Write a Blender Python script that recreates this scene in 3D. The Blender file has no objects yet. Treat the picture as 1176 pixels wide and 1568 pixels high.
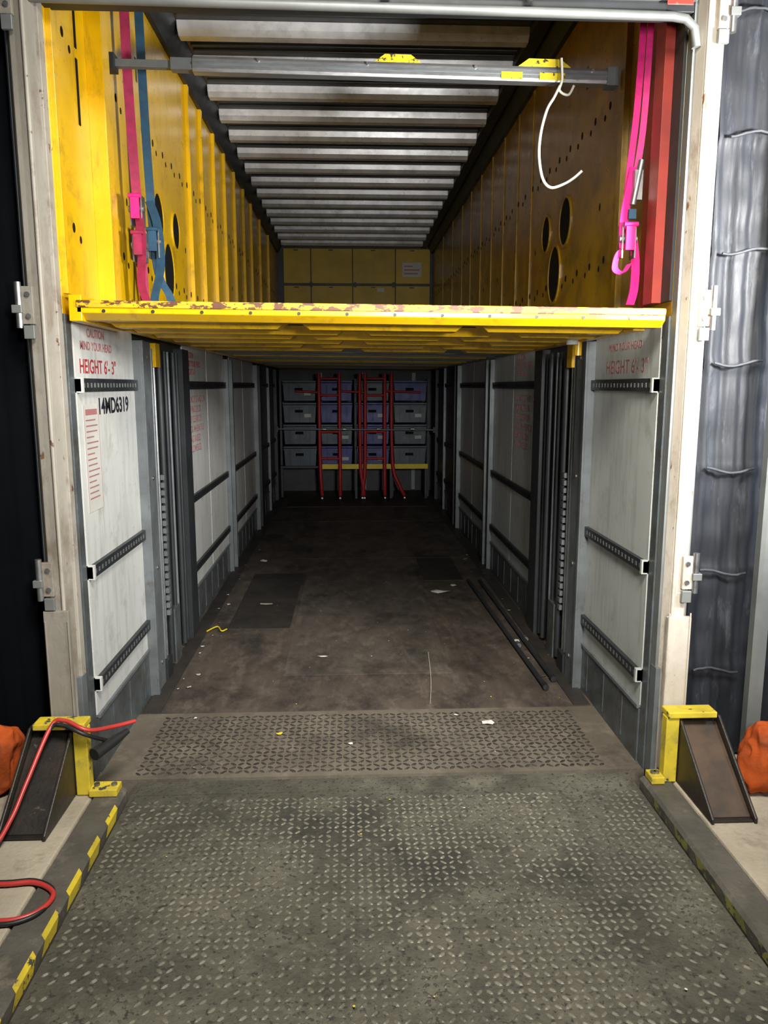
import bpy, bmesh, math, random
from mathutils import Vector, Matrix, noise
random.seed(7)
S=bpy.context.scene
COL=S.collection
S.view_settings.view_transform='Standard'

# ------------------------------------------------------------ materials
def mat(name,c1,c2=None,scale=4,rough=.5,metal=0,bump=0,bscale=60,chip=None,stretch=(1,1,1),coat=0,lo=.35,hi=.7,dirt=None,emit=None,streak=None,spec=.5,tint=None):
    m=bpy.data.materials.new(name); m.use_nodes=True
    nt=m.node_tree; N=nt.nodes; L=nt.links
    b=N['Principled BSDF']
    b.inputs['Metallic'].default_value=metal
    b.inputs['Specular IOR Level'].default_value=spec
    b.inputs['Coat Weight'].default_value=coat
    b.inputs['Coat Roughness'].default_value=.25
    tc=N.new('ShaderNodeTexCoord'); mp=N.new('ShaderNodeMapping'); mp.inputs['Scale'].default_value=stretch
    L.new(tc.outputs['Object'],mp.inputs['Vector'])
    def nz(s,d=6,r=.6,src=None):
        n=N.new('ShaderNodeTexNoise'); n.inputs['Scale'].default_value=s; n.inputs['Detail'].default_value=d
        n.inputs['Roughness'].default_value=r
        L.new((src or mp).outputs['Vector'],n.inputs['Vector']); return n
    def ramp(src,a,bb):
        r=N.new('ShaderNodeMapRange'); r.inputs['From Min'].default_value=a; r.inputs['From Max'].default_value=bb
        L.new(src,r.inputs['Value']); return r.outputs['Result']
    def mix(f,A,B):
        x=N.new('ShaderNodeMix'); x.data_type='RGBA'
        L.new(f,x.inputs[0])
        for v,i in ((A,6),(B,7)):
            if isinstance(v,tuple): x.inputs[i].default_value=(*v,1)
            else: L.new(v,x.inputs[i])
        return x.outputs[2]
    n1=nz(scale)
    c2=c2 or tuple(x*.75 for x in c1)
    col=mix(ramp(n1.outputs['Fac'],lo,hi),c1,c2)
    if dirt:
        dc,ds,a,bb=dirt
        col=mix(ramp(nz(ds,8,.7).outputs['Fac'],a,bb),col,dc)
    if streak:
        sc,st,ss,a,bb=streak
        mp2=N.new('ShaderNodeMapping'); mp2.inputs['Scale'].default_value=st; mp2.inputs['Location'].default_value=(3,7,1)
        L.new(tc.outputs['Object'],mp2.inputs['Vector'])
        col=mix(ramp(nz(ss,8,.7,mp2).outputs['Fac'],a,bb),col,sc)
    if chip:
        cc,cs,th=chip
        col=mix(ramp(nz(cs,8,.65).outputs['Fac'],th,th+.03),col,cc)
    L.new(col,b.inputs['Base Color'])
    n2=nz(scale*3)
    r=N.new('ShaderNodeMapRange'); r.inputs['To Min'].default_value=max(.04,rough-.1); r.inputs['To Max'].default_value=min(1,rough+.15)
    L.new(n2.outputs['Fac'],r.inputs['Value']); L.new(r.outputs['Result'],b.inputs['Roughness'])
    if bump:
        nb=nz(bscale,4); bp=N.new('ShaderNodeBump'); bp.inputs['Strength'].default_value=bump; bp.inputs['Distance'].default_value=.01
        L.new(nb.outputs['Fac'],bp.inputs['Height']); L.new(bp.outputs['Normal'],b.inputs['Normal'])
    return m

RUST=(.10,.035,.015)
M={}
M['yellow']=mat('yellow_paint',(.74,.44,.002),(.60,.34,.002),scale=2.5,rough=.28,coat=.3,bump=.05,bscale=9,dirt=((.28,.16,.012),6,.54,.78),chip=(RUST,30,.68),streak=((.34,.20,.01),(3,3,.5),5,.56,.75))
M['yellow_r']=mat('yellow_paint_shaded',(.38,.225,.010),(.25,.145,.012),scale=2.5,rough=.28,coat=.35,bump=.06,bscale=9,dirt=((.14,.085,.02),5,.48,.75),chip=((.5,.35,.08),34,.70))  # base darkened to paint in the shade of the right upper wall
M['yellow_edge']=mat('yellow_chipped_paint',(.68,.43,.006),(.50,.30,.006),scale=6,rough=.5,chip=(RUST,16,.50),bump=.1,stretch=(1,2,2),dirt=((.3,.17,.03),9,.5,.7))
M['yellow_dull']=mat('yellow_locker_paint',(.46,.31,.005),(.32,.21,.005),scale=2,rough=.5)
M['yellow_haz']=mat('hazard_yellow',(.66,.50,.03),(.42,.33,.03),scale=10,rough=.6,chip=((.05,.05,.045),18,.59),dirt=((.25,.2,.06),9,.52,.72))
M['yellow_old']=mat('hazard_yellow_worn',(.24,.23,.05),(.13,.13,.04),scale=10,rough=.7,chip=((.05,.05,.045),14,.50))
M['rustred']=mat('rust_red_paint',(.34,.035,.02),(.20,.02,.015),scale=4,rough=.45,chip=((.15,.07,.05),20,.62))
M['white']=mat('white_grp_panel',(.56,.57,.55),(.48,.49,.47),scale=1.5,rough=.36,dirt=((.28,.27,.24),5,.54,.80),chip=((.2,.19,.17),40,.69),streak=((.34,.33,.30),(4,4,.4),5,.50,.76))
M['white_r']=mat('white_grp_panel_shaded',(.48,.50,.48),(.40,.42,.40),scale=1.5,rough=.36,dirt=((.23,.23,.20),5,.54,.82),chip=((.15,.14,.13),40,.69),streak=((.28,.28,.25),(4,4,.4),5,.50,.76))  # darker copy of the white panel; right wall's weaker light put into colour
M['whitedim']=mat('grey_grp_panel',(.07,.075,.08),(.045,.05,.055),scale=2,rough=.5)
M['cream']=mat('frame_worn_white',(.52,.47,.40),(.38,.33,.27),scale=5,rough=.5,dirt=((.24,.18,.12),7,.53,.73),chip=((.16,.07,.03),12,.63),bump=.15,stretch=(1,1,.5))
M['cream_l']=mat('frame_white_shaded',(.27,.25,.215),(.19,.175,.145),scale=5,rough=.5,dirt=((.13,.10,.07),7,.51,.73),chip=((.11,.055,.03),12,.63),bump=.15,stretch=(1,1,.5))  # left post cream darkened, its shade is part of the colour
M['cream_m']=mat('frame_lip_shaded',(.36,.335,.29),(.27,.25,.21),scale=5,rough=.5,dirt=((.16,.12,.09),7,.53,.75),chip=((.12,.06,.03),12,.63))  # left lip and tube, cream toned down in colour to look less lit
M['frame_grey']=mat('frame_grey',(.24,.25,.24),(.16,.17,.17),scale=4,rough=.45,metal=.4)
M['grey']=mat('grey_steel_post',(.17,.19,.20),(.11,.12,.125),scale=5,rough=.42,metal=.3,dirt=((.07,.06,.05),8,.58,.8))
M['dark']=mat('dark_steel',(.028,.032,.035),(.018,.02,.022),scale=5,rough=.5,metal=.2)
M['black']=mat('black_void',(.006,.006,.007),(.004,.004,.004),rough=.9,spec=.2)
M['rail']=mat('cargo_track',(.045,.052,.055),(.03,.035,.04),scale=9,rough=.4,metal=.5)
M['notch']=mat('track_notch',(.22,.23,.23),(.14,.14,.14),rough=.4,metal=.5)
M['kick']=mat('kick_plate',(.15,.175,.185),(.08,.09,.095),scale=6,rough=.4,metal=.5,dirt=((.09,.07,.05),9,.48,.72),bump=.1)
M['floor']=mat('worn_deck_floor',(.088,.068,.054),(.042,.033,.027),scale=2.6,rough=.6,stretch=(2.2,.9,1),bump=.12,bscale=25,dirt=((.155,.125,.10),5,.5,.8),chip=((.2,.17,.14),26,.72),streak=((.025,.021,.018),(1.5,1,1),2.2,.48,.64))
M['floor_c']=mat('worn_runner',(.094,.079,.064),(.050,.041,.034),scale=2.6,rough=.58,stretch=(2.2,.9,1),bump=.1,bscale=25,dirt=((.155,.13,.105),5,.5,.8),chip=((.2,.17,.14),26,.73),streak=((.030,.026,.022),(1.5,1,1),2.2,.50,.68))
M['floor_d']=mat('dark_floor_patch',(.020,.018,.016),(.040,.032,.026),scale=4,rough=.55,bump=.1,chip=((.12,.1,.08),20,.66))
M['plate']=mat('tread_plate_base',(.060,.056,.042),(.125,.116,.088),scale=2.0,rough=.68,metal=.1,bump=.5,bscale=70,dirt=((.20,.187,.145),3.2,.50,.80),streak=((.030,.028,.024),(1,1,1),1.4,.46,.66),chip=((.035,.033,.028),55,.57))
M['stud']=mat('tread_plate_studs',(.115,.108,.083),(.20,.188,.147),scale=2.0,rough=.5,metal=.1,dirt=((.055,.052,.041),3.2,.46,.64))
M['plate2']=mat('threshold_base',(.145,.125,.096),(.078,.064,.050),scale=3,rough=.6,bump=.2,dirt=((.21,.18,.14),6,.5,.75),streak=((.05,.043,.035),(1,1,1),2.5,.52,.68))
M['stud2']=mat('threshold_studs',(.024,.022,.019),(.060,.053,.044),scale=5,rough=.5,metal=.2)
M['conc']=mat('concrete',(.42,.37,.29),(.29,.25,.19),scale=4,rough=.85,bump=.4,bscale=50,dirt=((.19,.155,.11),6,.54,.75),chip=((.14,.11,.085),45,.69))
M['kerb']=mat('kerb_steel',(.12,.11,.094),(.07,.065,.054),scale=7,rough=.6,metal=.2,bump=.3,dirt=((.22,.19,.15),9,.55,.75))
M['roof']=mat('roof_sheet',(.055,.058,.06),(.035,.037,.04),scale=3,rough=.35,metal=.5)
M['alu']=mat('aluminium',(.44,.45,.46),(.31,.32,.33),scale=8,rough=.3,metal=.75,stretch=(1,4,4))
M['roofbar']=mat('roof_bow_paint',(.70,.71,.72),(.50,.50,.52),scale=6,rough=.28,metal=.3,dirt=((.3,.3,.3),4,.52,.78))
M['steel']=mat('bright_steel',(.38,.38,.38),(.22,.22,.22),scale=12,rough=.38,metal=.9)
M['pink']=mat('pink_webbing',(.80,.01,.22),(.58,.01,.15),scale=30,rough=.6)
M['blue']=mat('blue_webbing',(.012,.065,.12),(.01,.04,.08),scale=30,rough=.65)
M['plum']=mat('pink_webbing_worn',(.34,.012,.07),(.20,.01,.04),scale=20,rough=.7)
M['orange']=mat('orange_fabric',(.46,.085,.015),(.30,.05,.01),scale=8,rough=.85,bump=.6,bscale=14,dirt=((.20,.055,.02),9,.52,.7),spec=.2)
M['red']=mat('red_rubber',(.50,.04,.035),(.38,.03,.025),rough=.4,coat=.2)
M['rubber']=mat('black_rubber',(.012,.012,.013),(.02,.02,.02),rough=.45)
M['curtain']=mat('black_pvc_curtain',(.012,.0135,.017),(.022,.024,.030),scale=5,rough=.52,bump=.3,bscale=9,stretch=(2.5,1,.5),dirt=((.07,.076,.09),7,.56,.78),spec=.25)
M['batten']=mat('curtain_batten',(.045,.048,.055),(.028,.03,.035),scale=9,rough=.6,spec=.3)
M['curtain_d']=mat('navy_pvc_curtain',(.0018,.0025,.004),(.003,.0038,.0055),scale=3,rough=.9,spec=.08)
M['guard']=mat('guard_black_steel',(.022,.021,.02),(.05,.035,.025),scale=7,rough=.42,metal=.3,chip=((.16,.12,.09),13,.66),bump=.15)
M['guard_in']=mat('guard_rusty_steel',(.10,.06,.035),(.03,.024,.018),scale=6,rough=.5,metal=.3)
M['tote_b']=mat('blue_tote_plastic',(.006,.022,.20),(.005,.016,.13),rough=.45)
M['tote_g']=mat('teal_grey_tote_plastic',(.028,.052,.075),(.018,.034,.05),rough=.45)
M['label']=mat('paper_label',(.50,.50,.47),(.4,.4,.37),rough=.7)
M['paper']=mat('crumpled_paper',(.65,.64,.6),(.5,.49,.45),rough=.8)
M['yell_s']=mat('yellow_plastic',(.72,.55,.01),(.58,.44,.01),rough=.5)
M['signred']=mat('sign_red',(.34,.03,.035),(.28,.03,.03),rough=.5)
M['signfaint']=mat('sign_red_faded',(.36,.15,.15),(.30,.13,.13),rough=.5)
M['ink']=mat('sign_black',(.01,.01,.015),(.01,.01,.015),rough=.5)
M['tie']=mat('white_cable_tie',(.85,.83,.74),(.75,.73,.65),rough=.4)
M['lab_y']=mat('yellow_label',(.72,.55,.01),(.52,.40,.01),scale=20,rough=.5,chip=((.03,.03,.02),35,.58))
M['webred']=mat('red_cage_paint',(.42,.012,.015),(.30,.01,.01),scale=20,rough=.5)

# ------------------------------------------------------------ mesh builder
class MB:
    def __init__(s): s.v=[];s.f=[];s.m=[];s.names=[];s.sm=[]
    def mi(s,m):
        if m not in s.names: s.names.append(m)
        return s.names.index(m)
    def add(s,vs,fs,m,smooth=False):
        o=len(s.v); s.v+= [tuple(v) for v in vs]
        k=s.mi(m)
        for f in fs: s.f.append(tuple(i+o for i in f)); s.m.append(k); s.sm.append(smooth)
    def box(s,x0,x1,y0,y1,z0,z1,m,ch=0):
        x0,x1=min(x0,x1),max(x0,x1); y0,y1=min(y0,y1),max(y0,y1); z0,z1=min(z0,z1),max(z0,z1)
        vs=[(x,y,z) for z in(z0,z1) for y in(y0,y1) for x in(x0,x1)]
        s.add(vs,[(0,2,3,1),(4,5,7,6),(0,1,5,4),(2,6,7,3),(0,4,6,2),(1,3,7,5)],m)
    def prism(s,poly,axis,a,b,m):
        def P(p,t):
            if axis=='x': return (t,p[0],p[1])
            if axis=='y': return (p[0],t,p[1])
            return (p[0],p[1],t)
        n=len(poly); vs=[P(p,a) for p in poly]+[P(p,b) for p in poly]
        fs=[tuple(range(n)),tuple(range(2*n-1,n-1,-1))]+[(i,i+n,(i+1)%n+n,(i+1)%n) for i in range(n)]
        s.add(vs,fs,m)
    def tube(s,pts,r,m,n=10,cap=True):
        pts=[Vector(p) for p in pts]; vs=[];fs=[]
        up=Vector((0.13,0.21,.97)).normalized()
        for i,p in enumerate(pts):
            a=pts[max(0,i-1)];b=pts[min(len(pts)-1,i+1)]
            t=(b-a).normalized()
            q=t.cross(up)
            if q.length<.05: q=t.cross(Vector((1,0,0)))
            q.normalize(); w=q.cross(t)
            rr=r[i] if isinstance(r,(list,tuple)) else r
            for k in range(n):
                an=2*math.pi*k/n; vs.append(p+q*math.cos(an)*rr+w*math.sin(an)*rr)
        for i in range(len(pts)-1):
            for k in range(n):
                fs.append((i*n+k,i*n+(k+1)%n,(i+1)*n+(k+1)%n,(i+1)*n+k))
        s.add(vs,fs,m,True)
        if cap:
            s.add(vs[:n],[tuple(range(n))],m); s.add(vs[-n:],[tuple(range(n))],m)
    def ribbon(s,pts,w,th,m,wdir=(1,0,0)):
        pts=[Vector(p) for p in pts]; W=Vector(wdir).normalized()*w/2; vs=[];fs=[]
        for i,p in enumerate(pts):
            a=pts[max(0,i-1)];b=pts[min(len(pts)-1,i+1)]; t=(b-a).normalized()
            nn=t.cross(W).normalized()*th/2
            vs+=[p-W-nn,p+W-nn,p+W+nn,p-W+nn]
        for i in range(len(pts)-1):
            for k in range(4): fs.append((i*4+k,i*4+(k+1)%4,i*4+4+(k+1)%4,i*4+4+k))
        fs+=[(0,1,2,3),tuple(len(vs)-4+k for k in(3,2,1,0))]
        s.add(vs,fs,m)
    def disc_x(s,x,y,z,ry,rz,d,m,n=28):
        poly=[(y+ry*math.cos(2*math.pi*k/n),z+rz*math.sin(2*math.pi*k/n)) for k in range(n)]
        s.prism(poly,'x',x,x+d,m)
    def ring_x(s,x,y,z,ry,rz,wd,d,m,n=28):
        vs=[];fs=[]
        for k in range(n):
            c,q=math.cos(2*math.pi*k/n),math.sin(2*math.pi*k/n)
            vs+=[(x,y+ry*c,z+rz*q),(x+d,y+ry*c,z+rz*q),(x+d,y+(ry+wd)*c,z+(rz+wd)*q),(x,y+(ry+wd)*c,z+(rz+wd)*q)]
        for k in range(n):
            j=(k+1)%n
            for a,b in((0,1),(1,2),(2,3)): fs.append((k*4+a,j*4+a,j*4+b,k*4+b))
        s.add(vs,fs,m)
    def build(s,name,bevel=0,parent=None):
        me=bpy.data.meshes.new(name); me.from_pydata(s.v,[],s.f)
        for n in s.names: me.materials.append(M[n])
        me.polygons.foreach_set('material_index',s.m); me.polygons.foreach_set('use_smooth',s.sm)
        bm=bmesh.new(); bm.from_mesh(me); bmesh.ops.recalc_face_normals(bm,faces=bm.faces); bm.to_mesh(me); bm.free()
        o=bpy.data.objects.new(name,me); COL.objects.link(o)
        if bevel:
            b=o.modifiers.new('bevel','BEVEL'); b.width=bevel; b.segments=2; b.limit_method='ANGLE'; b.angle_limit=math.radians(50)
        if parent: o.parent=parent
        return o

def spline(pts,n=8):
    out=[];P=[Vector(p) for p in pts]; P=[P[0]]+P+[P[-1]]
    for i in range(1,len(P)-2):
        for k in range(n):
            t=k/n;a,b,c,d=P[i-1],P[i],P[i+1],P[i+2]
            out.append(.5*((2*b)+(c-a)*t+(2*a-5*b+4*c-d)*t*t+(3*b-a-3*c+d)*t**3))
    out.append(P[-2]); return out

def text(name,body,size,side,y,z,x,m,parent,align='LEFT',ls=1.0,bold=0.0,sx=1.0):
    cu=bpy.data.curves.new(name,'FONT'); cu.body=body; cu.size=size; cu.extrude=.0006; cu.align_x=align; cu.space_line=ls; cu.offset=bold
    t=bpy.data.objects.new(name+'_c',cu); COL.objects.link(t)
    bpy.context.view_layer.update()
    me=bpy.data.meshes.new_from_object(t.evaluated_get(bpy.context.evaluated_depsgraph_get()))
    bpy.data.objects.remove(t)
    me.materials.clear(); me.materials.append(M[m])
    o=bpy.data.objects.new(name,me); COL.objects.link(o)
    me.transform(Matrix.Diagonal((sx,1,1,1)))
    if side<0: R=Matrix(((0,0,1,x),(1,0,0,y),(0,1,0,z),(0,0,0,1)))
    elif side==0: R=Matrix(((0,1,0,x),(0,0,-1,y),(-1,0,0,z),(0,0,0,1)))
    else: R=Matrix(((0,0,-1,x),(-1,0,0,y),(0,1,0,z),(0,0,0,1)))
    me.transform(R); o.parent=parent
    return o

YE=9.3
ZR=3.87

# ------------------------------------------------------------ trailer floor
b=MB()
b.box(-1.22,1.22,.70,YE,-.12,0,'floor')
b.box(-.5,.5,1.2,YE-1.2,0,.002,'floor_c')
b.box(-.97,-.53,2.1,3.7,0,.002,'floor_d')
b.box(.55,.9,3.4,4.4,0,.002,'floor_d')
b.box(-1.0,1.0,7.6,8.6,0,.004,'floor_d')
for yy in (4.3,6.4):
    b.box(-1.2,1.2,yy,yy+.006,.002,.0035,'floor_d')
for s in(-1,1): b.box(s*1.19,s*1.10,.7,YE-.1,0,.006,'floor_d')
b.build('floor')

def studs(b,x0,x1,y0,y1,z,p,L,W,H,m,drop=0):
    nx=int((x1-x0)/p); ny=int((y1-y0)/p)
    vs=[];fs=[]
    for i in range(nx):
        for j in range(ny):
            cx=x0+(i+.5)*(x1-x0)/nx; cy=y0+(j+.5)*(y1-y0)/ny
            wv=noise.noise(Vector((cx*2.2,cy*2.2,5)))
            if drop and random.random()<drop*(.5-wv*2.2): continue
            a=math.radians(45 if (i+j)%2 else -45)+random.uniform(-.08,.08)
            c,s=math.cos(a),math.sin(a); o=len(vs)
            h=H*random.uniform(.5,1); l=L*random.uniform(.85,1.1); w_=W*random.uniform(.8,1.15)
            for (u,v,w) in((-l,0,0),(-l*.5,-w_,0),(l*.5,-w_,0),(l,0,0),(l*.5,w_,0),(-l*.5,w_,0),(-l*.45,0,h),(l*.45,0,h)):
                vs.append((cx+u*c-v*s,cy+u*s+v*c,z+w))
            fs+=[(o,o+1,o+6),(o+1,o+2,o+7,o+6),(o+2,o+3,o+7),(o+3,o+4,o+7),(o+4,o+5,o+6,o+7),(o+5,o,o+6)]
    b.add(vs,fs,m,False)

b=MB()
b.box(-1.22,1.22,.01,.69,-.12,-.001,'plate2')
studs(b,-1.06,1.06,.04,.65,-.001,.034,.0200,.0078,.0050,'stud2')
b.build('threshold_tread_plate')

b=MB()
b.box(-1.025,1.135,-3.2,-.012,-.03,-.004,'plate')
studs(b,-1.01,1.12,-3.15,-.16,-.004,.030,.0140,.0062,.0045,'stud',.30)
b.box(-1.0,1.12,-.125,-.017,-.004,.0,'plate')
b.build('dock_leveller_plate')

# ------------------------------------------------------------ ground + kerbs
b=MB()
for s in(-1,1):
    xi=-1.155 if s<0 else 1.265
    b.box(s*5,xi,-5,-.135,-.25,.045,'conc')
    b.box(s*5,s*1.40,-.135,.9,-.25,.045,'conc')
b.box(-1.155,1.265,-5,-3.25,-.25,.0,'conc')
b.build('ground',.01)
for s,xi in((-1,-1.03),(1,1.14)):
    b=MB()
    xo=xi+s*.115
    b.prism([(xi,-.12),(xi,.035),(xi+s*.012,.047),(xo,.047),(xo,-.12)],'y',-3.2,-.14,'kerb')
    y=-3.1
    hm='yellow_haz' if s<0 else 'yellow_old'
    while y<-.3:
        ln=.125+random.uniform(-.015,.015); q=.03
        vs=[(xi-s*.001,y,.0),(xi-s*.001,y+ln,.0),(xi-s*.001,y+ln+q,.036),(xi-s*.001,y+q,.036)]
        b.add(vs,[(0,1,2,3)],hm)
        if s<0:
            vs=[(xi-s*.001,y+q,.036),(xi-s*.001,y+ln+q,.036),(xi+s*.012,y+ln+q+.01,.0478),(xi+s*.012,y+q+.01,.0478)]
            b.add(vs,[(0,1,2,3)],hm)
        y+=.205
    b.build('dock_kerb',.003)

# ------------------------------------------------------------ side walls
RZ=(.385,.885,1.675)
def side_wall(s,name):
    b=MB()
    X=lambda p:s*(1.22-p)
    def th(p,d,y0,y1,z0,z1,m): b.box(X(p),X(p-d),y0,y1,z0,z1,m)
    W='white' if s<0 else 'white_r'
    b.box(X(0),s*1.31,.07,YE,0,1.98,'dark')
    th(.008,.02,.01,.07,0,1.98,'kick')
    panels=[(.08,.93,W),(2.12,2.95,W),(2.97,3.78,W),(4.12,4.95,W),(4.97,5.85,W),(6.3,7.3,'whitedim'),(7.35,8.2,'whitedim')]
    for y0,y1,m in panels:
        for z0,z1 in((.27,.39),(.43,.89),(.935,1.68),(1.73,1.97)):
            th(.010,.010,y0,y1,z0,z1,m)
    for y0,y1 in((.08,.93),(2.12,3.78),(4.12,5.85),(6.3,8.2)):
        for z in RZ:
            th(.03,.03,y0,y1,z,z+.053,'rail')
            k=y0+.03
            while k<y1-.04:
                th(.0315,.002,k,k+.018,z+.016,z+.036,'notch' if y1<1 else 'black'); k+=.045
        for z in RZ:
            th(.036,.036,y0,y0+.02,z-.005,z+.058,W if y0<1 else 'grey')
        th(.014,.014,y0,y1,.0,.26,'kick')
        th(.022,.022,y0,y1,.255,.272,'grey')
        k=y0+.2
        while k<y1: th(.017,.017,k,k+.012,.03,.235,'kick'); k+=.27
    for y0,y1,p,m in((.93,1.13,.05,'grey'),(1.90,2.10,.055,'dark'),(3.80,3.9,.035,'grey'),(3.97,4.10,.045,'grey'),(5.87,6.0,.045,'grey'),(6.1,6.28,.06,'dark'),(7.3,7.35,.03,'grey'),(8.25,8.4,.05,'dark')):
        th(p,p,y0,y1,0,1.93,m)
        if m=='grey': th(p+.012,.012,y0,y0+.03,0,1.93,'grey')
    for z in(1.85,1.2,.7,.15):
        b.disc_x(X(.05),1.06,z,.012,.012,-s*.006,'steel',12)
    for y,r,m in((1.2,.014,'grey'),(1.26,.01,'steel'),(1.38,.02,'dark'),(1.52,.012,'dark'),(1.6,.009,'grey'),(1.74,.018,'dark'),(1.83,.012,'dark')):
        b.tube([(X(.03),y,.03),(X(.03),y,1.9)],r,m,8)
    k=.35
    while k<1.2:
        th(.05,.02,1.30,1.34,k,k+.03,'grey'); k+=.045
    th(.06,.06,1.15,1.27,.0,.12,'dark'); th(.05,.05,1.42,1.56,.0,.35,'kick')
    th(.06,.06,1.2,1.3,1.8,1.93,'yellow')
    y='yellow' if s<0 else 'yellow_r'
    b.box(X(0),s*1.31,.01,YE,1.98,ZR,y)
    if s<0:
        th(.06,.06,.50,.62,2.06,ZR,y)
        th(.072,.072,.48,.505,2.06,ZR,y)
        th(.02,.02,.03,.07,2.06,ZR,y)
        for zz0,zz1 in((3.08,3.5),(2.78,3.04)):
            th(.004,.004,.34,.36,zz0,zz1,'black')
    else:
        th(.05,.05,.10,.20,2.04,ZR,'rustred'); th(.02,.02,.20,.34,2.04,ZR,'rustred')
        th(.012,.012,.01,.10,2.04,ZR,'dark')
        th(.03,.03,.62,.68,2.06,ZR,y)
    for yy in(2.57,3.05,3.6,4.15,4.75,5.4,6.05,6.9,7.9):
        p=.026 if s<0 else .007
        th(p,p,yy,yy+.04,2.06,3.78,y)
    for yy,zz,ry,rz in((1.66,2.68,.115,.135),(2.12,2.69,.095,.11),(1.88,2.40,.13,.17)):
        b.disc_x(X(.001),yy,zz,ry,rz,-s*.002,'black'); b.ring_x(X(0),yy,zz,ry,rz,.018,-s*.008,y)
    yy=.2;k=0
    while yy<8.9:
        for zz in(3.08,2.34):
            if abs(yy-.55)>.14 and not(s>0 and yy<.4):
                b.disc_x(X(.0),yy,zz,.015,.020,-s*.002,'black',12)
                b.disc_x(X(.0),yy+.075,zz-.035,.012,.016,-s*.002,'black',12)
        if k%3==0 and yy>.8: b.disc_x(X(.0),yy+.1,2.62,.01,.02,-s*.002,'black',10)
        yy+=.235;k+=1
    th(.002,.002,1.3,1.33,3.3,3.42,'whitedim')
    b.prism([(X(0),ZR-.13),(X(.03),ZR-.13),(X(.10),ZR-.001),(X(0),ZR-.001)],'y',.1,YE,'dark')
    th(.03,.03,.85,YE,1.985,2.05,'dark')
    return b.build(name,.002)
WL=side_wall(-1,'wall_left'); WR=side_wall(1,'wall_right')

xl=-1.2095
text('caution_text','CAUTION',.052,-1,.24,1.905,xl,'signfaint',WL,bold=.001)
text('mind_text','MIND YOUR HEAD',.050,-1,.15,1.850,xl,'signfaint',WL,bold=.001)
text('height_text',"HEIGHT 6'- 3\"",.084,-1,.13,1.752,xl,'signred',WL,bold=.001)
text('number_text','14MD6319',.100,-1,.33,1.575,xl,'ink',WL,bold=.0025,sx=1.05)
text('notice_text_a','CAUTION\nMIND YOUR HEAD\nHEIGHT 6-3',.058,-1,2.22,1.89,xl,'signred',WL)
text('notice_text_b','DO NOT STAND ON\nMOVING DECK\nKEEP CLEAR OF\nDECK WHEN IT IS\nBEING RAISED\nOR LOWERED',.07,-1,2.2,1.58,xl,'signfaint',WL)
xr=1.2095
text('height_text_r',"HEIGHT 6'- 3\"",.092,1,.75,1.757,xr,'signfaint',WR)
text('mind_text_r','MIND YOUR HEAD',.052,1,.72,1.866,xr,'signfaint',WR)
text('notice_text_c','CAUTION\nMIND YOUR HEAD\nHEIGHT 6-3',.058,1,2.85,1.89,xr,'signfaint',WR)
text('notice_text_d','DO NOT STAND ON\nMOVING DECK\nKEEP CLEAR OF\nDECK WHEN IT IS\nBEING RAISED\nOR LOWERED',.07,1,2.88,1.58,xr,'signfaint',WR)
b=MB()
b.box(-1.2098,-1.208,.14,.33,1.16,1.62,'label')
b.box(-1.208,-1.2075,.16,.31,1.575,1.60,'signfaint')
for k in range(15):
    zz=1.55-k*.024
    b.box(-1.208,-1.2076,.16,.31-random.random()*.06,zz,zz+.006,'signfaint')
for a,c in((.14,.1435),(.3265,.33)): b.box(-1.208,-1.2076,a,c,1.16,1.62,'signfaint')
b.build('safety_notice',parent=WL)

# ------------------------------------------------------------ back wall
b=MB()
b.box(-1.22,1.22,YE,YE+.08,0,ZR,'dark')
xs=[-1.12,-.69,-.04,.63,1.18]
for z0,z1 in((2.1,2.62),(2.66,3.24),(3.28,3.80)):
    for i in range(4):
        b.box(xs[i]+.008,xs[i+1]-.008,YE-.03,YE,z0,z1,'yellow_dull')
        b.box((xs[i]+xs[i+1])/2-.05,(xs[i]+xs[i+1])/2+.02,YE-.036,YE-.03,z1-.03,z1-.015,'dark')
for x in (-.69,.0,.60): b.box(x-.02,x+.02,YE-.045,YE-.03,3.22,3.30,'dark')
b.box(.74,1.04,YE-.034,YE-.03,3.38,3.60,'label')
for k,(a,c) in enumerate(((.77,.98),(.77,1.01),(.77,.9))): b.box(a,c,YE-.036,YE-.034,3.42+k*.055,3.445+k*.055,'signfaint')
b.box(.35,.46,YE-.034,YE-.03,3.15,3.21,'label')
for x in(-.6,.1,.9): b.box(x,x+.06,YE-.02,YE,.02,1.9,'grey')
b.build('wall_back',.003)

# ------------------------------------------------------------ ceiling
b=MB()
b.box(-1.31,1.31,.06,YE+.08,ZR,ZR+.06,'roof')
for k in range(18):
    yy=.5+k*.5
    if yy>9.2: break
    prof=[(yy-.085,ZR),(yy-.07,ZR-.045),(yy-.035,ZR-.072),(yy+.035,ZR-.072),(yy+.07,ZR-.045),(yy+.085,ZR)]
    b.prism(prof,'x',-1.12,1.03,'roofbar')
    for q in(.17,.25,.33):
        b.box(-1.1,1.02,yy+q-.012,yy+q+.012,ZR-.012,ZR,'roof')
b.box(1.03,1.12,.1,YE,ZR-.05,ZR,'dark')
b.build('ceiling',.004)

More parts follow.
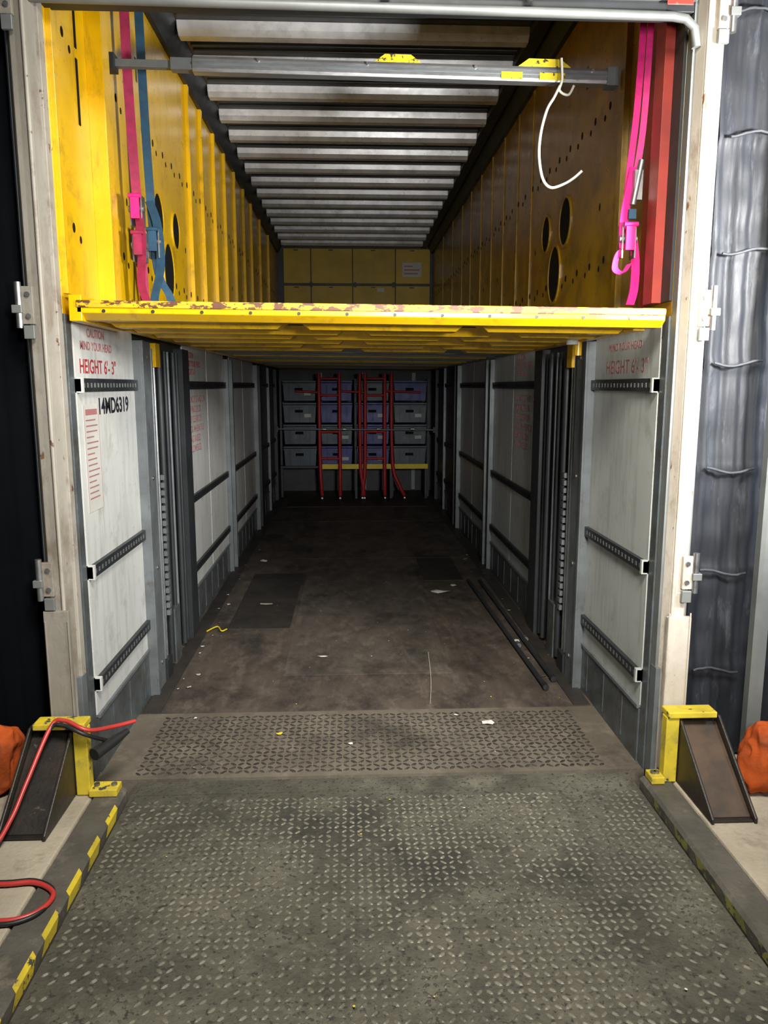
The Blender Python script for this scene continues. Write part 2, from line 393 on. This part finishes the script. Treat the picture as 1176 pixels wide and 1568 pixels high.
# ------------------------------------------------------------ upper deck
b=MB()
YL='yellow'
x0,x1=-1.185,1.185
w1=1.15
b.box(-w1,w1,.10,9.1,1.975,2.0,'roof')
b.prism([(-.02,2.004),(-.02,1.962),(.02,1.937),(.09,1.937),(.12,1.975),(.12,2.004)],'x',x0+.03,x1,'yellow')
b.box(x0+.03,x1,-.026,.03,1.982,2.010,'yellow_edge')
b.box(x0,x0+.05,-.02,.55,1.93,2.03,YL)
b.box(w1-.05,w1,.1,2.5,1.93,1.975,YL)
b.box(-w1,-w1+.05,.55,9.1,1.93,1.975,YL)
b.box(w1-.05,w1,2.5,9.1,1.93,1.975,'grey')
b.prism([(x0+.05,.1),(x0+.32,.1),(x0+.05,.42)],'z',1.945,1.955,YL)
b.prism([(w1-.05,.1),(w1-.32,.1),(w1-.05,.42)],'z',1.945,1.955,YL)
b.box(x0+.05,w1-.05,.12,2.6,1.965,1.975,YL)
for i,yy in enumerate((.24,.58,.95,1.35,1.8,2.3)):
    if i%2==0: segs=[(-1.13,-.35),(-.31,.42),(.46,1.13)]
    else: segs=[(-1.13,-.1),(-.04,.62),(.68,1.13)]
    for a,c in segs:
        d=.05
        vs=[(a,yy-.03,1.966),(c,yy-.03,1.966),(c-d,yy-.01,1.925),(a+d,yy-.01,1.925),(a,yy+.12,1.966),(c,yy+.12,1.966),(c-d,yy+.09,1.925),(a+d,yy+.09,1.925)]
        b.add(vs,[(0,1,2,3),(3,2,6,7),(7,6,5,4),(0,3,7,4),(1,5,6,2)],YL)
    b.box(-1.13,1.13,yy+.14,yy+.17,1.955,1.966,'dark')
yy=2.9
while yy<9:
    b.prism([(yy-.03,1.975),(yy-.02,1.935),(yy+.04,1.935),(yy+.05,1.975)],'x',-1.13,1.13,'frame_grey' if int(yy*10)%3 else YL)
    yy+=.38
for k in range(12):
    xx=-1.05+k*.19
    b.tube([(xx,-.024,1.970),(xx,-.014,1.970)],.007,'dark',8)
b.tube([(1.03,.75,1.905),(1.03,.75,1.93)],.03,'label',14)
b.tube([(1.12,.95,1.86),(1.12,.95,1.93)],.02,YL,10)
o=b.build('upper_deck',.003)
o.rotation_euler=(0,math.radians(.55),0); o.location=(-2.0*math.sin(math.radians(.55)),0,.008)

# ------------------------------------------------------------ trailer rear frame
b=MB()
for s in(-1,1):
    xi=s*1.225
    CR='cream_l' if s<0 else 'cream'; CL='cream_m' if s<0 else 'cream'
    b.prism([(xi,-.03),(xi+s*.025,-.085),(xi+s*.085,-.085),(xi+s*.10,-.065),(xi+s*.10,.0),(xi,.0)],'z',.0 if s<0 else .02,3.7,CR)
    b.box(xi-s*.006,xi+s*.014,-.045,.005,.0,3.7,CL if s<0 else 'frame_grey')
    b.tube([(xi+s*.033,-.09,.1),(xi+s*.033,-.09,3.6)],.008,CL,8)
    b.box(xi+s*.10,xi+s*.113,-.05,.03,.3,3.65,'frame_grey')
    for z in(.93,2.0,3.08,):
        b.box(xi+s*.062,xi+s*.115,-.105,-.085,z-.07,z+.07,CR)
        b.tube([(xi+s*.115,-.105,z-.085),(xi+s*.115,-.105,z+.085)],.013,'steel',10)
        b.box(xi+s*.10,xi+s*.138,-.12,-.09,z-.03,z+.0,'frame_grey')
        for dz in(-.04,.04): b.tube([(xi+s*.08,-.113,z+dz),(xi+s*.08,-.104,z+dz)],.010,'steel',8)
        b.box(xi+s*.06,xi+s*.10,-.115,-.10,z-.125,z-.075,'frame_grey')
    b.box(xi+s*.01,xi+s*.11,-.11,-.085,.12 if s<0 else .06,.80 if s<0 else .74,CR)
    b.box(xi+s*.01,xi+s*.016,-.116,-.11,.12,.76,CR); b.box(xi+s*.10,xi+s*.106,-.116,-.11,.12,.76,CR)
    b.box(xi-s*.008,xi+s*.02,-.06,.0,.0,.5,'grey')
pts=[(-1.24,-.06,3.085),(1.13,-.06,3.066),(1.18,-.06,3.058),(1.215,-.06,3.025),(1.225,-.06,2.96)]
b.tube(pts,.017,'frame_grey',12)
b.box(-1.225,1.225,-.04,.05,3.09,3.86,'dark')
b.box(-1.225,1.225,-.07,-.04,3.125,3.17,'frame_grey')
for x in(-.3,.05,.58,-.8): b.tube([(x,-.085,3.12),(x,-.065,3.12)],.02,'steel',10)
b.box(1.10,1.2,-.075,-.07,3.10,3.2,'rustred')
b.build('trailer_rear_frame',.004)

# ------------------------------------------------------------ dock shelter curtains
def curtain(x0,x1,zb,zt,m,amp,yb,name,bat):
    b=MB(); nx=170; nz=170; vs=[];fs=[]
    for j in range(nz+1):
        z=zb+(zt-zb)*j/nz
        ph=(z-.25)%.44/.44
        cr=math.exp(-((ph-.5)/.05)**2)
        for i in range(nx+1):
            x=x0+(x1-x0)*i/nx
            y=yb+amp*(.7*math.sin(x*62+.8*math.sin(z*3.1))+.3*math.sin(x*150+z*2))+amp*1.4*noise.noise(Vector((x*14,z*2.0,3)))+amp*1.1*noise.noise(Vector((x*9,z*9,8)))
            y+=-amp*1.0*cr
            vs.append((x,y,z))
    for j in range(nz):
        for i in range(nx):
            a=j*(nx+1)+i; fs.append((a,a+1,a+nx+2,a+nx+1))
    b.add(vs,fs,m,True)
    if bat:
        for xx in(1.60,2.1):
            b.prism([(xx,-.12),(xx+.015,-.13),(xx+.055,-.13),(xx+.06,-.12),(xx+.06,-.08),(xx,-.08)],'z',.1,3.7,'frame_grey')
        k=.25+.22; j=0
        while k<3.6:
            pts=[(1.40+.02*q,-.018+.004*math.sin(q*2.1+j),k+.012*math.sin(q*.5+j)) for q in range(11)]
            b.tube(pts,.006,'batten',6); k+=.44; j+=1
    return b.build(name)
curtain(1.37,2.7,.06,3.85,'curtain',.008,.02,'dock_shelter_curtain',True)
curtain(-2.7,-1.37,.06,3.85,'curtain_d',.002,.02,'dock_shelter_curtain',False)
b=MB()
b.box(-2.7,2.7,.06,.2,3.9,4.6,'curtain_d')
b.box(-2.9,-2.72,-.1,.2,.05,4.6,'conc'); b.box(2.72,2.9,-.1,.2,.05,4.6,'conc')
b.build('dock_door_surround')

# ------------------------------------------------------------ corner guards
def guard(s):
    b=MB(); z0=.048
    xa,xb=s*1.22,s*1.40
    if s>0: xa,xb=s*1.275,s*1.455
    t=.012
    side=[(-.13,z0),(-.52,z0),(-.52,z0+.02),(-.18,.335),(-.13,.335)]
    b.prism(side,'x',xa,xa+s*t,'guard'); b.prism(side,'x',xb-s*t,xb,'guard')
    b.prism([(-.49,z0+.01),(-.165,.305),(-.165,.29),(-.475,z0+.005)],'x',xa+s*t,xb-s*t,'guard_in' if s>0 else 'guard')
    b.box(xa,xb,-.145,-.13,z0,.335,'guard')
    b.box(xa+s*t,xb-s*t,-.51,-.46,z0,z0+.008,'guard')
    b.box(xa-s*.055,xb-s*.03,-.21,-.13,.336,.362,'yellow_haz')
    b.box(xa-s*.058,xa-s*.003,-.20,-.15,z0,.336,'yellow_haz')
    fx=s*1.05 if s<0 else s*1.16
    b.box(xa-s*.058,fx,-.22,-.145,z0+.001,z0+.032,'yellow_haz')
    for xx in(xa-s*.08,fx+s*.02): b.tube([(xx,-.18,z0+.032),(xx,-.18,z0+.042)],.012,'steel',8)
    return b.build('dock_corner_guard',.004)
guard(-1); guard(1)

# ------------------------------------------------------------ orange sacks
def sack(cx,cy,sx,sy,h):
    me=bpy.data.meshes.new('orange_sack'); bm=bmesh.new(); bmesh.ops.create_icosphere(bm,subdivisions=5,radius=1)
    for v in bm.verts:
        p=v.co.copy()
        p.x=math.copysign(abs(p.x)**.5,p.x); p.z=math.copysign(abs(p.z)**.55,p.z)
        n=noise.noise(p*1.1+Vector((cx,0,0)))*.26-abs(noise.noise(p*2.1+Vector((0,cx,0))))*.20
        p*=1+n
        v.co=Vector((cx+p.x*sx,cy+p.y*sy,max(.047,.047+h*.5+p.z*h*.5)))
    for f in bm.faces: f.smooth=True
    bm.to_mesh(me); bm.free(); me.materials.append(M['orange'])
    o=bpy.data.objects.new('orange_sack',me); COL.objects.link(o)
sack(-1.60,-.16,.16,.09,.30); sack(1.63,-.29,.13,.08,.31)

# ------------------------------------------------------------ load bar
b=MB()
y0,y1=.67,.72
b.box(-1.215,-.78,y0+.008,y1-.008,3.128,3.160,'grey')
b.prism([(y0,3.112),(y0-.006,3.125),(y0-.006,3.165),(y0,3.178),(y1,3.178),(y1,3.112)],'x',-.80,1.15,'alu')
b.box(-.80,1.15,y0-.009,y0-.006,3.139,3.151,'grey')
b.box(1.12,1.175,y0-.01,y1+.01,3.105,3.185,'grey')
b.box(-1.22,-1.15,y0-.012,y1+.01,3.11,3.18,'dark')
for a,c in((.03,.25),(.70,.95)):
    zt=3.178
    b.prism([(a,zt),(a+.05,zt+.035),(c-.05,zt+.035),(c,zt)],'y',y0,y1,'lab_y')
b.box(.62,.72,y0-.0105,y0-.006,3.118,3.150,'lab_y'); b.box(.80,.92,y0-.0105,y0-.006,3.118,3.150,'lab_y')
b.box(-.9,-.8,y0-.002,y1,3.12,3.17,'grey')
for x in(-.5,.0,.5,1.05): b.tube([(x,y0-.014,3.165),(x,y0-.004,3.165)],.007,'steel',8)
o=b.build('load_bar',.002)
a_=math.radians(.7); o.rotation_euler=(0,a_,0); o.location=(-3.14*math.sin(a_),0,-.004)

b=MB()
b.tube(spline([(.895,.64,3.19),(.90,.635,3.10),(.89,.635,3.05),(.93,.63,3.03),(.955,.63,3.07)],8),.006,'tie',8)
b.tube(spline([(.89,.635,3.07),(.865,.63,3.02),(.83,.62,2.96),(.805,.62,2.86),(.80,.62,2.76),(.82,.62,2.66),(.86,.62,2.62),(.92,.62,2.635),(.965,.61,2.66),(1.0,.60,2.69)],8),.0065,'tie',8)
b.build('cable_tie')

# ------------------------------------------------------------ ratchet straps
def ratchet(b,x,y,z,m):
    b.box(x-.030,x-.024,y-.03,y+.03,z-.08,z+.06,'steel'); b.box(x+.024,x+.030,y-.03,y+.03,z-.08,z+.06,'steel')
    b.tube([(x-.038,y-.01,z),(x+.038,y-.01,z)],.016,'steel',12)
    b.tube([(x-.03,y-.045,z+.055),(x+.03,y-.045,z+.055)],.01,m,10)
    b.box(x-.020,x+.020,y-.05,y-.038,z-.05,z+.05,m)
b=MB()
b.ribbon(spline([(-1.145,.86,3.84),(-1.145,.86,3.2),(-1.135,.86,2.75),(-1.12,.86,2.4),(-1.115,.86,2.07)],10),.045,.004,'plum',(1,.25,0))
b.ribbon(spline([(-1.13,.84,2.6),(-1.10,.80,2.4),(-1.12,.83,2.2),(-1.09,.82,2.10)],8),.045,.004,'plum',(1,-.3,0))
ratchet(b,-1.125,.84,2.55,'pink'); ratchet(b,-1.12,.84,2.38,'plum')
RS=b.build('ratchet_strap')
text('strap_print','M&S',.040,0,-1.152,.842,2.88,'ink',RS,bold=.001)
b=MB()
b.ribbon(spline([(-1.115,1.0,3.84),(-1.11,1.0,3.2),(-1.10,1.0,2.7),(-1.08,1.0,2.3),(-1.02,.98,2.16),(-1.0,1.0,2.07)],10),.042,.004,'blue',(1,.1,0))
b.ribbon(spline([(-1.10,.98,2.62),(-1.06,.96,2.5),(-1.05,.95,2.3),(-1.09,.95,2.12),(-1.03,.95,2.07)],8),.045,.004,'blue',(1,-.2,.1))
ratchet(b,-1.08,.97,2.42,'blue')
b.build('ratchet_strap')
b=MB()
b.ribbon(spline([(1.15,.29,3.84),(1.145,.29,3.2),(1.135,.29,2.85),(1.115,.29,2.6),(1.10,.28,2.35)],10),.028,.004,'pink',(1,0,0))
b.ribbon(spline([(1.175,.27,3.84),(1.17,.27,3.2),(1.16,.27,2.8),(1.14,.27,2.6)],10),.026,.004,'pink',(1,-.3,0))
b.ribbon(spline([(1.13,.27,2.62),(1.09,.25,2.42),(1.09,.24,2.28),(1.12,.25,2.36),(1.15,.26,2.24),(1.155,.27,2.12),(1.14,.27,2.05)],8),.04,.004,'pink',(1,.2,0))
b.ribbon(spline([(1.12,.25,2.3),(1.07,.24,2.27),(1.055,.24,2.20),(1.09,.24,2.18),(1.12,.245,2.22)],6),.03,.004,'pink',(1,.2,.4))
ratchet(b,1.105,.25,2.32,'pink')
b.box(1.12,1.155,.23,.26,2.48,2.60,'steel'); b.tube([(1.12,.24,2.46),(1.15,.24,2.64)],.014,'steel',10)
b.box(1.10,1.13,.22,.235,2.40,2.44,'blue')
b.build('ratchet_strap')

# ------------------------------------------------------------ jumper cable
b=MB()
P=[(-1.75,-.72,.058),(-1.5,-.68,.058),(-1.38,-.60,.075),(-1.345,-.5,.13),(-1.325,-.40,.215),(-1.285,-.24,.365),(-1.235,-.225,.385),(-1.14,-.24,.35),(-1.08,-.10,.30),(-1.02,-.02,.285)]
b.tube(spline(P,8),.0085,'red',10)
P2=[(x-.006,y-.012,z-.014 if z>.07 else z) for x,y,z in P[:-2]]+[(-1.10,-.13,.25)]
b.tube(spline(P2,8),.0085,'rubber',10)
b.tube([(-1.13,-.22,.235),(-1.08,-.12,.245),(-1.04,-.06,.26)],[.026,.022,.012],'rubber',12)
L=[(-1.55,-.76,.058),(-1.27,-.775,.058),(-1.16,-.77,.058),(-1.08,-.82,.058),(-1.072,-.88,.058),(-1.11,-.935,.058),(-1.19,-.956,.058),(-1.35,-.93,.058),(-1.6,-.92,.058)]
b.tube(spline(L,8),.0085,'red',10)
b.tube(spline([(x*1.0-.004,y-.014 if y<-.85 else y+.013,z-.002) for x,y,z in L],8),.0075,'rubber',10)
b.build('jumper_cable')

# ------------------------------------------------------------ floor poles
for (xa,ya,xb,yb) in((1.0,.90,.93,3.3),(1.075,1.02,1.03,3.3)):
    b=MB()
    b.tube([(xa,ya,.022),(xb,yb,.022)],.014,'dark',12)
    b.tube([(xa,ya,.022),(xa+.001,ya+.05,.022)],.017,'rubber',12)
    b.tube([(xa-.001,ya+.7,.022),(xa-.0015,ya+.75,.022)],.017,'steel',12)
    b.build('restraint_pole')

# ------------------------------------------------------------ totes on rack
b=MB()
cols=[(-1.10,-.60),(-.54,-.06),(.0,.50),(.56,1.06)]
ty=8.45
for ci,(a,c) in enumerate(cols):
    for r in range(4):
        z0=.50+r*.325; m='tote_b' if (ci,r) in((1,0),(2,1),(1,2),(2,2),(1,3),(3,3),(2,0)) else 'tote_g'
        y0=ty+random.uniform(-.02,.02)
        b.prism([(a+.02,z0),(c-.02,z0),(c-.005,z0+.26),(a+.005,z0+.26)],'y',y0,y0+.55,m)
        b.box(a,c,y0-.015,y0+.56,z0+.235,z0+.262,m)
        b.box(a,c,y0-.018,y0+.56,z0+.27,z0+.295,m)
        for k in range(3):
            xx=a+.09+k*.15; b.box(xx,xx+.012,y0-.012,y0,z0+.02,z0+.235,m)
        b.box(a+.18,a+.30,y0-.016,y0-.002,z0+.15,z0+.19,'black')
        if random.random()<.7: b.box(a+.32,a+.42,y0-.017,y0-.014,z0+.08,z0+.13,'label')
b.box(-1.15,1.10,ty-.03,ty+.6,.465,.498,'dark')
for x in(-1.16,-.57,-.03,.53,1.08):
    b.box(x,x+.035,ty+.1,ty+.14,0,1.8,'dark')
b.build('tote_box_stack',.004)
b=MB()
b.box(-.56,1.08,ty-.085,ty-.04,.455,.53,'yell_s')
for x in(-.55,-.03,.5,1.03): b.box(x,x+.04,ty-.08,ty-.045,0.0,.455,'dark')
b.build('yellow_rack_beam',.003)
b=MB()
CY=8.30
for x,dx in((-.55,.02),(-.25,.0),(.05,.04),(.13,-.03),(.42,0),(.52,.12)):
    b.tube(spline([(x,CY,1.88),(x,CY,1.2),(x+dx*.2,CY,.5),(x+dx,CY-.05,.22),(x+dx*1.6,CY-.12,.07)],6),.027,'webred',8)
    b.tube([(x+dx*1.6-.012,CY-.12,.04),(x+dx*1.6+.012,CY-.12,.04)],.036,'steel',12)
for xa,xb in((-.55,-.25),(.13,.42)):
    for z in(1.80,1.56,1.02,.62): b.tube([(xa,CY,z),(xb,CY,z)],.018,'webred',8)
for xa,xb in((-.9,-.55),(-.25,.13),(.42,.95)):
    b.tube([(xa,CY,1.62),(xb,CY,1.60)],.016,'webred',8)
b.build('red_roll_cage')
b=MB(); b.tube([(-1.17,8.2,1.07),(1.15,8.2,1.05)],.013,'grey',12)
for x in(-.5,-.2,.3,.8): b.tube([(x,8.2,1.065),(x+.05,8.2,1.064)],.022,'steel',12)
b.box(-1.18,-1.15,8.17,8.23,1.03,1.11,'dark'); b.box(1.13,1.18,8.17,8.23,1.01,1.09,'dark')
b.build('restraint_bar')

# ------------------------------------------------------------ debris
b=MB()
def scrap(x,y,s,m,z=.003,el=1):
    n=7;vs=[(x,y,z+s*.25)];fs=[]
    for k in range(n):
        a=2*math.pi*k/n; r=s*random.uniform(.6,1.2)
        vs.append((x+r*math.cos(a)*el,y+r*math.sin(a),z+random.uniform(0,s*.25)))
    for k in range(n): fs.append((0,1+k,1+(k+1)%n))
    b.add(vs,fs,m)
scrap(.60,.50,.030,'paper',.004); scrap(-.45,.42,.018,'yell_s',.005); scrap(.64,3.0,.05,'paper',.004,1.8); scrap(.78,3.2,.03,'paper',.004)
scrap(-.28,1.5,.018,'paper',.005,2); scrap(-.75,2.7,.03,'conc',.004,2); scrap(1.02,1.75,.025,'paper',.004); scrap(-.95,4.2,.04,'paper',.007)
scrap(.45,.6,.012,'paper',.004);scrap(-.9,.62,.012,'paper',.004);scrap(-.1,.3,.014,'paper',.004)
for k in range(80):
    x=random.uniform(-1.0,1.05); y=random.uniform(-1.3,4.5)
    if -.02<y<.02: y=.1
    scrap(x,y,random.uniform(.002,.005),random.choice(['paper','conc','yell_s','conc']),.004)
for k in range(35):
    s=random.choice((-1,1)); scrap(s*random.uniform(1.0,1.12),random.uniform(.7,5),random.uniform(.006,.018),random.choice(['paper','conc','kerb']),.007)
b.tube(spline([(-1.10,2.02,.012),(-1.04,2.10,.02),(-1.0,2.03,.01),(-.97,2.07,.01)],6),.005,'yell_s',6)
b.tube(spline([(.33,.75,.005),(.37,1.1,.005),(.40,1.55,.005)],6),.0025,'conc',6)
b.build('floor_litter')
b=MB()
for k in range(40):
    scrap(1.52+random.random()*.35,random.uniform(-1.1,-.62),random.uniform(.004,.012),random.choice(['paper','conc','kerb']),.048)
b.build('concrete_rubble')

# ------------------------------------------------------------ lights
def area(name,loc,tgt,size,e,c=(1,1,1),spread=180):
    l=bpy.data.lights.new(name,'AREA'); l.energy=e; l.size=size; l.color=c; l.spread=math.radians(spread)
    o=bpy.data.objects.new(name,l); COL.objects.link(o); o.location=loc
    o.rotation_euler=(Vector(tgt)-Vector(loc)).to_track_quat('-Z','Y').to_euler()
area('dock_light',(1.95,-1.4,2.2),(-.6,3.6,2.8),.25,100,(1,.98,.94),115)
area('curtain_fill_light',(2.5,-1.3,1.9),(1.5,0,1.6),.3,12,(.75,.85,1),110)  # added fill light that brightens the right curtain
area('bay_ceiling_light',(.3,-2.4,3.7),(.05,.15,.0),.9,100,(1,.96,.86),110)
area('deep_fill_light',(.65,-3.2,2.0),(-.1,5,1.1),.4,34,(1,.98,.94),75)  # added fill beside the camera to carry light deep under the deck

w=bpy.data.worlds.new('w'); S.world=w; w.use_nodes=True
w.node_tree.nodes['Background'].inputs[0].default_value=(.35,.4,.5,1); w.node_tree.nodes['Background'].inputs[1].default_value=.03

# ------------------------------------------------------------ camera
cd=bpy.data.cameras.new('cam'); cam=bpy.data.objects.new('camera',cd); COL.objects.link(cam)
cd.sensor_fit='VERTICAL'; cd.sensor_height=24; cd.lens=24*1650/2212; cd.clip_start=.02
cam.location=(-.09,-3.14,1.7)
cam.rotation_euler=(math.radians(90-9.4),0,math.radians(-2.5))
S.camera=cam
